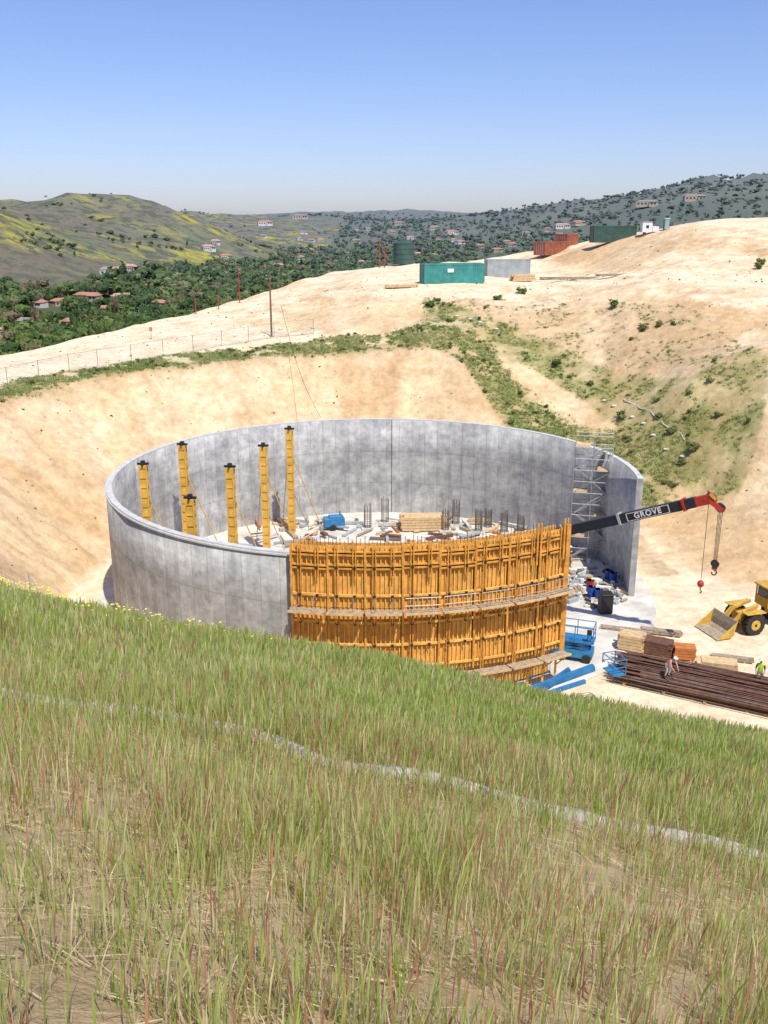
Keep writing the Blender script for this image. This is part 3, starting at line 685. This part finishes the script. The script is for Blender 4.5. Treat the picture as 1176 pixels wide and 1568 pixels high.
for (px,py,rt,sz) in ((800,431,.3,(3.6,1.6,.9)),(615,441,.25,(4.5,.9,.35)),(880,429,.1,(6.5,.8,.35)),(940,424,.15,(5,.6,.3)),(846,428,.05,(4,.7,.3))):
    stack('lumber_stack',0,0,sz,rt,m_deck if px>820 else m_lum,3,base=tuple(pix_ground(px,py)))
def pole(name,px,py,h,r,mt,arm=False):
    P=pix_ground(px,py) if py else at_y(px,158); m=MB(name); m.cyl((0,0,-.2),(0,0,h),r,mt,8,r*.7); m.cyl((0,0,h),(0,0,h+.08),r*.8,m_galv,8)
    m.cyl((0,0,-.1),(0,0,.15),r*1.6,m_rock,8)
    if arm: m.bar((-.4,0,h-.5),(.4,0,h-.5),.08,.1,mt)
    m.build(P)
pole('utility_pole',416,516,6.9,.13,m_pole,True)
for px,py,h in ((367,464,4.6),(581,0,4.5),(589,0,3.6),(300,481,2.0),(335,474,1.8)): pole('marker_pole',px,py,h,.08,m_red)
m=MB('warning_sign'); m.cyl((0,0,0),(0,0,1.5),.04,m_galv,6); m.box((0,-.05,1.3),(.35,.03,.4),m_red); m.box((0,-.075,1.3),(.22,.01,.08),m_wht); m.build(pix_ground(232,520))
cb=MB('power_cable'); a=Vector(pix_ground(432,520)); a.z+=4; b2=Vector((-6,90.0,9.5)); 
pts=[a.lerp(b2,t)+Vector((0,0,-1.6*math.sin(math.pi*t))) for t in np.linspace(0,1,14)]; cb.path(pts,.02,m_blk,4)
cb.path([PP(RI-.03,176,zz) for zz in (9.3,6,3,.2)],.022,m_blk,4); cb.build()
# ------------------------------------------------------------ fences
def fence(P,h=1.8,name='chain_link_fence'):
    m=MB(name); Q=[]
    for a,b_ in zip(P[:-1],P[1:]):
        k=max(1,int((b_-a).length/3)); 
        for i in range(k): q=a.lerp(b_,i/k); q.z=Hs(q.x,q.y); Q.append(q)
    Q.append(P[-1])
    for q in Q: m.cyl(q+Vector((0,0,-.2)),q+Vector((0,0,h+.05)),.04,m_galv,5)
    for a,b_ in zip(Q[:-1],Q[1:]):
        for k in range(10): m.cyl(a+Vector((0,0,.05+(h-.05)*k/9)),b_+Vector((0,0,.05+(h-.05)*k/9)),.006 if 0<k<9 else .025,m_galv,3,cap=False)
        for k in range(1,16):
            q=a.lerp(b_,k/16); m.cyl(q,q+Vector((0,0,h)),.006,m_galv,3,cap=False)
    m.build()
fence([Vector(pix_ground(*p)) for p in [(-40,598),(60,580),(150,562),(250,545),(340,530),(420,517),(480,512)]])
fence([Vector((a,b_,Hs(a,b_))) for a,b_ in ((-36,61.5),(-29,63),(-25,63.5),(-23.5,61.5))],1.7)
# ------------------------------------------------------------ foliage builders
def ico(sub):
    b_=bmesh.new(); bmesh.ops.create_icosphere(b_,subdivisions=sub,radius=1); v=np.array([q.co[:] for q in b_.verts]); f=np.array([[q.index for q in p.verts] for p in b_.faces]); b_.free(); return v,f
IC={k:ico(k) for k in (1,2)}
def proto(seed,lobes,sub,cards,trunk=True,csize=.16):
    r=np.random.default_rng(seed); VV=[];FF=[];CC=[];o=0; v0,f0=IC[sub]; cs=[]
    for k in range(lobes):
        a=r.uniform(0,6.28); d=r.uniform(0,.55) if k else 0; c0=np.array([d*math.cos(a),d*math.sin(a),r.uniform(.42,.85)]); rr=r.uniform(.25,.45)
        v=v0*(1+.35*(r.random((len(v0),1))-.5))*np.array([rr,rr,rr*.8])+c0; VV.append(v);FF.append(f0+o);o+=len(v); CC.append(np.full(len(v),r.uniform(.65,1.15))*(1+.2*(r.random(len(v))-.5))); cs.append((c0,rr))
    if cards:
        k=r.integers(0,lobes,cards); c0=np.array([cs[i][0] for i in k]); rr=np.array([cs[i][1] for i in k])[:,None]
        dv=r.normal(size=(cards,3)); dv/=np.linalg.norm(dv,axis=1,keepdims=True)
        p=c0+dv*rr*np.array([1,1,.8])*r.uniform(.8,1.25,(cards,1)); 
        tri=p[:,None,:]+r.normal(size=(cards,3,3))*csize*.6
        VV.append(tri.reshape(-1,3)); FF.append(np.arange(cards*3).reshape(-1,3)+o); o+=cards*3; CC.append(np.repeat(r.uniform(.6,1.5,cards),3))
    if trunk:
        tv=np.array([[.05,0,0],[-.03,.05,0],[-.03,-.05,0],[.03,0,.6],[-.02,.03,.6],[-.02,-.03,.6]]); VV.append(tv); FF.append(np.array([[0,1,4],[0,4,3],[1,2,5],[1,5,4],[2,0,3],[2,3,5]])+o); CC.append(np.full(6,-1.)); o+=6
    return np.vstack(VV),np.vstack(FF),np.concatenate(CC)
def tuft(seed,nb):
    r=np.random.default_rng(seed); VV=[]
    for i in range(nb):
        a=r.uniform(0,6.28); d=r.uniform(0,.6); b0=np.array([d*math.cos(a),d*math.sin(a),0]); l=r.uniform(0,.6); tp=b0+np.array([l*math.cos(a+r.uniform(-1,1)),l*math.sin(a+r.uniform(-1,1)),r.uniform(.5,1.1)])
        sd=r.normal(size=3)*np.array([1,1,0]); sd=sd/np.linalg.norm(sd)*.10
        VV+= [b0-sd,b0+sd,tp]
    return np.array(VV),np.arange(nb*3).reshape(-1,3),np.repeat(r.uniform(.6,1.5,nb),3)
m_fol,nt,b=newmat('foliage'); N=nt.nodes; L=nt.links
vc=N.new('ShaderNodeVertexColor'); vc.layer_name='Col'; L.new(vc.outputs['Color'],b.inputs['Base Color']); b.inputs['Roughness'].default_value=.8
b.inputs['Specular IOR Level'].default_value=.15
trn=N.new('ShaderNodeBsdfTranslucent'); L.new(vc.outputs['Color'],trn.inputs['Color']); mxx=N.new('ShaderNodeMixShader'); mxx.inputs[0].default_value=.25
L.new(b.outputs[0],mxx.inputs[1]); L.new(trn.outputs[0],mxx.inputs[2]); L.new(mxx.outputs[0],N['Material Output'].inputs['Surface'])
def scatter(name,P,S,HS,base,protos):
    VV=[];FF=[];CC=[];o=0; r=np.random.default_rng(3)
    ids=r.integers(0,len(protos),len(P)); ang=r.uniform(0,6.28,len(P))
    for k,(v,f,cc) in enumerate(protos):
        s_=np.where(ids==k)[0]
        if not len(s_): continue
        ca=np.cos(ang[s_])[:,None]; sa=np.sin(ang[s_])[:,None]; sw=S[s_][:,None]; sh=HS[s_][:,None]
        X=(v[:,0]*ca-v[:,1]*sa)*sw+P[s_,0:1]; Y=(v[:,0]*sa+v[:,1]*ca)*sw+P[s_,1:2]; Z=v[:,2]*sh+P[s_,2:3]
        VV.append(np.stack([X,Y,Z],-1).reshape(-1,3)); FF.append((f[None]+(np.arange(len(s_))*len(v))[:,None,None]+o).reshape(-1,3)); o+=len(s_)*len(v)
        c_=base[s_][:,None,:]*np.abs(cc)[None,:,None]; c_=np.where((cc<0)[None,:,None],np.array([.10,.075,.05]),c_); CC.append(c_.reshape(-1,3))
    return np_mesh(name,np.vstack(VV),np.vstack(FF),m_fol,np.vstack(CC))
NT=24000
u=rng.random(NT)**.85; ty=300*np.exp(u*np.log(16)); tk=rng.uniform(-.62,.62,NT); tx=tk*ty; tz=H(tx,ty)
fz=far(tx,ty); ok=(fz>=tz-.5)|((ty>230)&(tz<6))
lh=(tx<-120)&(tz>-28)&(ty<3200)
clump=rank(fbm(tx/60,ty/60,3,91))
ok&=np.where(lh,(clump>.74)&(rng.random(NT)<.6),clump>.08)
houses=[]
P=np.c_[tx,ty,tz][ok]; hz=rng.uniform(5,11.5,ok.sum())*np.where(P[:,1]>1500,.9,1)*np.where(lh[ok],.5,1); wz=hz*rng.uniform(.8,1.4,ok.sum())
tt=rng.random((ok.sum(),1)); base=np.array([.05,.095,.028])*(1-tt)+np.array([.17,.225,.06])*tt
tall=rng.random(ok.sum())<.06; hz=np.where(tall,hz*1.4,hz); wz=np.where(tall,wz*.45,wz)
rr_=rng.random(ok.sum())<.07; base[rr_]=np.array([.22,.17,.09])
hazef=np.clip((P[:,1:2]-500)/4400,0,.58); base=base*(1-hazef)+np.array([.21,.26,.31])*hazef  # distant trees faded to blue-grey: haze put into their base colour
hm=[mat('stucco_'+str(i),c_,.85,.12,.3) for i,c_ in enumerate([(.60,.56,.50),(.52,.43,.33),(.62,.61,.60),(.45,.35,.27)])]
rm=[mat('roof_'+str(i),c_,.85,.25,.5) for i,c_ in enumerate([(.42,.20,.14),(.34,.25,.2),(.25,.22,.20),(.46,.28,.22),(.42,.22,.16)])]
def house(px,py,w,d,h,rot,a=None,bq=None):
    P_=pix_ground(px,py)
    if P_.y<320 or P_.y>6000: return
    for q in houses:
        if math.hypot(q[0]-P_.x,q[1]-P_.y)<(q[2]+w)*.55: return
    em=bpy.data.objects.new('stucco_house',None); sc.collection.objects.link(em); em.location=P_; em.rotation_euler=(0,0,rot+random.uniform(-.6,.6))
    w*=.85; d*=.85
    wm=a or random.choice(hm); rf=bq or random.choice(rm)
    m=MB('walls'); m.box((0,0,h/2-1),(w,d,h+2),wm); m.box((w*.35,-d*.35,h/2-1.2),(w*.4,d*.7,h+1.6),wm); m.build(parent=em)
    m=MB('roof')
    for (cx_,cy_,ww,dd,h0) in ((0,0,w+1,d+1,h),(w*.35,-d*.4,w*.4+1,d*.7+1,h-.25)):
        rh=dd*.25; k=min(ww,dd)*.35
        m.add([(cx_-ww/2,cy_-dd/2,h0),(cx_+ww/2,cy_-dd/2,h0),(cx_+ww/2,cy_+dd/2,h0),(cx_-ww/2,cy_+dd/2,h0),(cx_-ww/2+k,cy_,h0+rh),(cx_+ww/2-k,cy_,h0+rh)],[(0,1,5,4),(2,3,4,5),(1,2,5),(3,0,4),(3,2,1,0)],rf)
    m.build(parent=em)
    m=MB('windows'); 
    for k in (-.38,-.2,-.02): m.box((w*k,-d/2-.03,h*.55),(w*.1,.08,h*.35),m_glass)
    for k in (.28,.44): m.box((w*k,-d*.7-.03,h*.55),(w*.09,.08,h*.35),m_glass)
    for k in (-.25,.2): m.box((-w/2-.03,d*k,h*.55),(.08,d*.16,h*.35),m_glass)
    m.build(parent=em)
    m=MB('door'); m.box((w*.08,-d/2-.04,1.1),(1.1,.1,2.2),m_pole); m.build(parent=em)
    houses.append((P_.x,P_.y,max(w,d)))
RR=rm[0]
HL=[(20,515,18,12,5,.3),(60,470,14,9,4,-.2,None,RR),(95,468,20,9,4,.4,None,RR),(135,460,26,10,4.5,.2,None,RR),(188,460,22,10,4,.1,None,rm[3]),(222,450,5,5,8,.0),(208,486,14,8,3.5,.3,None,RR),(172,422,26,12,6,.1,hm[2]),(200,415,14,10,5,-.2),
(318,384,20,12,6,.2),(345,398,18,10,6,.4,hm[0],RR),(330,374,16,10,5,.0),(405,345,40,16,8,.1,None,RR),(460,335,50,18,9,0),(545,372,24,12,6,.2),(690,360,40,18,9,.2,hm[2]),(665,352,30,14,8,0),(704,374,26,12,7,.3,hm[2]),
(760,386,24,12,6,.1),(784,378,20,12,7,.2,None,RR),(735,380,20,12,6,-.1,None,RR),(860,350,40,16,9,.2),(885,345,40,16,8,.1),(990,316,60,22,11,.1),(1062,308,60,24,12,.1),(640,392,16,10,5,.2),(5,540,16,9,4,.2),(480,420,14,9,4,.1),(610,345,40,16,8,.2),(805,360,24,12,6,0),
(110,500,14,9,4,.3,None,RR),(40,500,14,9,4,.1),(160,480,14,9,4,.1,None,RR),(245,470,14,9,4,.2)]
for i in range(34):
    HL.append((random.uniform(400,900),random.triangular(345,430,355),random.uniform(12,22),10,5,.1))
for h_ in HL: house(*h_)
keep=np.ones(len(P),bool)
for hx,hy,hw in houses:
    dy=P[:,1]-hy
    keep&=~((np.abs(P[:,0]-hx)<hw*.65)&(dy>-hy*(.075 if hy<900 else .035))&(dy<hw*.5))
P=P[keep];hz=hz[keep];wz=wz[keep];base=base[keep]
nr=P[:,1]<850
em=bpy.data.objects.new('distant_trees',None); sc.collection.objects.link(em)
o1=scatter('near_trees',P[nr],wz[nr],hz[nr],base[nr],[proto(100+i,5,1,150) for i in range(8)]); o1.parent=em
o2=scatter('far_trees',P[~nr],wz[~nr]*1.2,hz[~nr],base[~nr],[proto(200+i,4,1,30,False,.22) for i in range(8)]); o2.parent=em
# vegetation on the slopes
r=np.random.default_rng(5)
q=np.c_[r.uniform(-50,50,260000),r.uniform(70,145,260000)]
bq_,bp_=benchd(q[:,0],q[:,1]); bm_=band(bq_,bp_,q[:,0],q[:,1]); pr_=inpoly(q[:,0],q[:,1],veg_right); ff_=inpoly(q[:,0],q[:,1],fill_face)
nn_=rank(fbm(q[:,0]/1.6,q[:,1]/1.6,4,51))
pk=np.maximum(bm_*(nn_>.12)*.6,np.maximum(pr_*sstep(.1,.95,nn_)*.36,ff_*(nn_>.6)*.10)); k=r.random(len(q))<pk
q=q[k]; hq=H(q[:,0],q[:,1]); q=np.c_[q,hq-.03]; q=q[(hq>1.5)]
if len(q)>24000: q=q[r.permutation(len(q))[:24000]]
sq=r.uniform(.13,.32,len(q)); tt=np.clip(r.random((len(q),1))*.6+.6*rank(fbm(q[:,0]/3,q[:,1]/3,3,55))[:,None],0,1); bs=np.array([.17,.27,.055])*(1-tt)+np.array([.50,.47,.22])*tt
vg_e=bpy.data.objects.new('slope_vegetation',None); sc.collection.objects.link(vg_e)
oo=scatter('grass_tufts',q,sq*1.3,sq*1.0,bs,[tuft(400+i,18) for i in range(6)]); oo.parent=vg_e
qs=q[r.permutation(len(q))[:200]]; ss_=r.uniform(.2,.5,len(qs))
big=[pix_ground(*p) for p in ((1160,412),(1166,405),(985,508),(1010,500),(660,470),(670,462),(800,450),(1062,690),(1045,712),(1010,640),(1090,585),(950,640),(1100,640),(1030,665),(905,590),(850,560),(940,470),(760,460),(1060,770))]
q=rng.uniform((-40,60),(60,150),(700,2)); zz=H(q[:,0],q[:,1]); k=(zz>1.5)&(FG(q[:,0],q[:,1])<zz-.5); q=np.c_[q,zz-.03][k][:300]; sq=rng.uniform(.06,.22,len(q))
Ps=np.vstack([qs,q,np.array([[v.x,v.y,v.z-.1] for v in big])]); Ss=np.concatenate([ss_,sq,rng.uniform(.6,1.1,len(big))])
tt=rng.random((len(Ps),1)); bs=np.array([.09,.15,.035])*(1-tt)+np.array([.22,.24,.09])*tt
oo=scatter('shrubs',Ps,Ss,Ss*.8,bs,[proto(300+i,3,1,80,False,.25) for i in range(6)]); oo.parent=vg_e
v0,f0=IC[1]; VV=[];FF=[]
q=rng.uniform((-45,50),(60,140),(1800,2)); zz=H(q[:,0],q[:,1]); k=(FG(q[:,0],q[:,1])<zz-.3)&(zz>.5); q=np.c_[q,zz][k]
for i,p_ in enumerate(q):
    s_=rng.uniform(.03,.13); VV.append(v0*(1+.4*(rng.random((12,1))-.5))*s_*np.array([1.2,1,.7])+p_); FF.append(f0+12*i)
np_mesh('rocks',np.vstack(VV),np.vstack(FF),m_rock)
dpts=[]
dl=[Vector(pix_ground(a,b_)) for a,b_ in ((955,612),(975,622),(1000,634),(1015,650),(1035,660),(1052,678))]
for a,b_ in zip(dl[:-1],dl[1:]):
    for t in np.linspace(0,1,9)[:-1]:
        q=a.lerp(b_,t); dpts.append(Vector((q.x+.12*math.sin(q.y*2.3),q.y,Hs(q.x,q.y)+.03)))
dh=MB('drain_hose'); dh.path(dpts,.07,m_hose,7); dh.build()
sb=MB('sandbags')
for a,b_ in ((925,615),(940,623),(968,640),(985,650),(1000,668),(1020,690),(1045,700),(720,490),(735,495),(700,485),(760,505),(430,505),(480,503),(360,515)):
    p_=pix_ground(a,b_); sb.ell((p_.x,p_.y,p_.z+.08),(.32,.2,.13),m_hose,8,6)
sb.build(smooth=True)
# ------------------------------------------------------------ wattle across foreground slope
wpt=[pix_ground(a,b_) for a,b_ in ((-120,1052),(0,1072),(150,1085),(300,1115),(420,1143),(500,1172),(620,1196),(740,1222),(850,1248),(1000,1280),(1176,1325),(1300,1350))]
WX=np.array([p_.x for p_ in wpt]); WY=np.array([p_.y for p_ in wpt])
wt=MB('straw_wattle'); m_wat=mat('wattle_netting',(.44,.41,.35),.9,.5,9,.5)
xs_=np.linspace(WX[0],WX[-1],160); pts=[Vector((a,float(np.interp(a,WX,WY))+.04*math.sin(a*3),Hs(a,float(np.interp(a,WX,WY)))+.03+.015*math.sin(a*5))) for a in xs_]
wt.path(pts,.065,m_wat,9); wt.build(smooth=True)
# ------------------------------------------------------------ grass
def grassband(n,d0,d1,kw):
    d=np.sqrt(rng.uniform(d0*d0,d1*d1,n)); k=rng.uniform(-kw,kw,n); return k*d,d
bx=[];by=[]
for (n_,a_,b_,kw) in ((58000,1.0,5,.72),(135000,5,12,.57),(140000,12,25,.56),(26000,25,34,.58)):
    X_,Y_=grassband(n_,a_,b_,kw); bx.append(X_);by.append(Y_)
gx=np.concatenate(bx); gy=np.concatenate(by)
dn=rank(fbm(gx/.20,gy/.20,3,11)); dm=rank(fbm(gx/1.6,gy/1.6,3,12))
f7=sstep(6,14,gy)
keep=rng.random(len(gx))<np.clip((dn*.75+dm*.45-.17)*1.3*(1-f7)+(.55+.5*dm)*f7,0,1)
wy=np.interp(gx,WX,WY); keep&=~((gy<wy+.06)&(gy>wy-.24)&(rng.random(len(gx))<.62))
gx=gx[keep];gy=gy[keep]; n_=len(gx); gz=FG(gx,gy)-.02
dist=np.hypot(gx,gy); f7=sstep(6,14,gy)
kind=rng.random(n_)
lit=kind<.13*(1-f7); stem=kind>.64
hh=np.where(stem,rng.uniform(.20,.44,n_),rng.uniform(.09,.28,n_))*(.75+.5*rank(fbm(gx/1.5,gy/1.5,3,13)))
w=np.maximum(.0045,dist*.00082)*rng.uniform(.6,1.35,n_)*np.where(stem,.75,1.2)
la=rng.uniform(0,6.28,n_); lm=rng.uniform(.02,.42,n_)**1.1*np.where(stem,.6,1.2); sa_=rng.uniform(0,3.14,n_)
lx=np.cos(la)*lm*hh+.04*hh; ly=np.sin(la)*lm*hh
lx=np.where(lit,np.cos(la)*.22,lx); ly=np.where(lit,np.sin(la)*.22,ly); hh=np.where(lit,.03,hh)
ss=np.array([0,.4,.75,1.]); ww_=np.array([1,.85,.55,.1])
wprof=np.where(stem[:,None],np.array([.6,.5,2.1,.5])[None],ww_[None])
pw=np.where(lit[:,None],ss[None],ss[None]**2)
cx3=gx[:,None]+lx[:,None]*pw; cy3=gy[:,None]+ly[:,None]*pw; cz3=gz[:,None]+hh[:,None]*ss*(1-.15*np.minimum(lm[:,None],1)*ss)
cz3=np.where(lit[:,None],FG(cx3,cy3)+.02+.03*ss,cz3)
ox=np.cos(sa_)[:,None]*w[:,None]*wprof/2; oy=np.sin(sa_)[:,None]*w[:,None]*wprof/2
Vg=np.stack([np.stack([cx3-ox,cy3-oy,cz3],-1),np.stack([cx3+ox,cy3+oy,cz3],-1)],2).reshape(n_,8,3)
fq=np.array([[0,1,3,2],[2,3,5,4],[4,5,7,6]]); Fg=(fq[None]+(np.arange(n_)*8)[:,None,None]).reshape(-1,4)
green=np.array([.18,.34,.03]); green2=np.array([.46,.56,.09]); straw=np.array([.84,.72,.44]); red=np.array([.54,.25,.16])
t1=rng.random((n_,1)); pat=rank(fbm(gx/1.8,gy/1.8,3,14))
pstraw=np.clip(.36-.20*f7+.30*(pat-.5),.05,.65); pred=np.clip(.15-.11*f7+.22*(rank(vnoise(gx/1.1,gy/1.1,15))-.5),.01,.34)
u=rng.random(n_); gc=green*(1-t1)+green2*t1; isS=(u<pstraw)|lit; isR=(u>1-pred)&~lit
gc=np.where(isS[:,None],straw*(.75+.4*t1),gc); gc=np.where(isR[:,None],red*(.8+.5*t1),gc)
cg=np.repeat(gc[:,None,:],8,1)
hd=np.where((rng.random(n_)<.5)[:,None],np.array([.72,.66,.30]),np.array([.46,.54,.14])); tipc=np.where(stem[:,None]&~isR[:,None],hd,gc); cg[:,4:,:]=(cg[:,4:,:]*.35+tipc[:,None,:]*.65)
cg[:,:2,:]=cg[:,:2,:]*.75+np.array([.48,.38,.20])*.25
m_gr,nt,b=newmat('grass_blades'); N=nt.nodes; L=nt.links
vc=N.new('ShaderNodeVertexColor'); vc.layer_name='Col'; L.new(vc.outputs['Color'],b.inputs['Base Color']); b.inputs['Roughness'].default_value=.6; b.inputs['Specular IOR Level'].default_value=.25
tr=N.new('ShaderNodeBsdfTranslucent'); L.new(vc.outputs['Color'],tr.inputs['Color']); mx=N.new('ShaderNodeMixShader'); mx.inputs[0].default_value=.45
L.new(b.outputs[0],mx.inputs[1]); L.new(tr.outputs[0],mx.inputs[2]); L.new(mx.outputs[0],N['Material Output'].inputs['Surface'])
np_mesh('hillside_grass',Vg.reshape(-1,3),Fg,m_gr,cg.reshape(-1,3))
nf=2200; fx=rng.uniform(-14,-2,nf); fy=rng.uniform(17,27,nf); k=rng.random(nf)<np.clip((-fx-3)/9,0.05,1); fx=fx[k];fy=fy[k]; fz_=FG(fx,fy)+rng.uniform(.25,.5,len(fx))
v0,f0=IC[1]; nv=len(v0); VV=(v0[None]*rng.uniform(.014,.038,(len(fx),1,1))*np.array([1,1,.6])+np.stack([fx,fy,fz_],-1)[:,None]).reshape(-1,3); FF=(f0[None]+(np.arange(len(fx))*nv)[:,None,None]).reshape(-1,3)
np_mesh('mustard_flowers',VV,FF,mat('flower_yellow',(.85,.78,.10),.7,.2,3))
# ------------------------------------------------------------ light, sky, camera
az=math.radians(25); el=math.radians(60)
sv=Vector((math.cos(el)*math.sin(az),-math.cos(el)*math.cos(az),math.sin(el)))
sun=bpy.data.lights.new('sun','SUN'); sun.energy=5.0; sun.angle=math.radians(.5); sun.color=(1,.96,.88)
so=bpy.data.objects.new('sun',sun); sc.collection.objects.link(so); so.rotation_euler=sv.to_track_quat('Z','Y').to_euler()
w_=bpy.data.worlds.new('World'); sc.world=w_; w_.use_nodes=True; nt=w_.node_tree
sky=nt.nodes.new('ShaderNodeTexSky'); sky.sky_type='NISHITA'; sky.sun_disc=False; sky.sun_elevation=el; sky.sun_rotation=math.pi-az
sky.air_density=1.0; sky.dust_density=.7; sky.ozone_density=3.0; sky.altitude=200
tint=nt.nodes.new('ShaderNodeMixRGB'); tint.blend_type='MULTIPLY'; tint.inputs[0].default_value=1; tint.inputs[2].default_value=(.92,.93,1.22,1); nt.links.new(sky.outputs[0],tint.inputs[1])
bg=nt.nodes['Background']; nt.links.new(tint.outputs[0],bg.inputs[0]); bg.inputs[1].default_value=.125
cam=bpy.data.cameras.new('camera'); cam.sensor_fit='VERTICAL'; cam.angle=2*math.atan(784/FPX); cam.clip_end=20000; cam.clip_start=.1
co=bpy.data.objects.new('camera',cam); sc.collection.objects.link(co); co.location=(0,0,CAMZ); co.rotation_euler=(math.pi/2-PITCH,0,0); sc.camera=co
sc.view_settings.view_transform='Standard'; sc.view_settings.look='None'; sc.view_settings.exposure=0
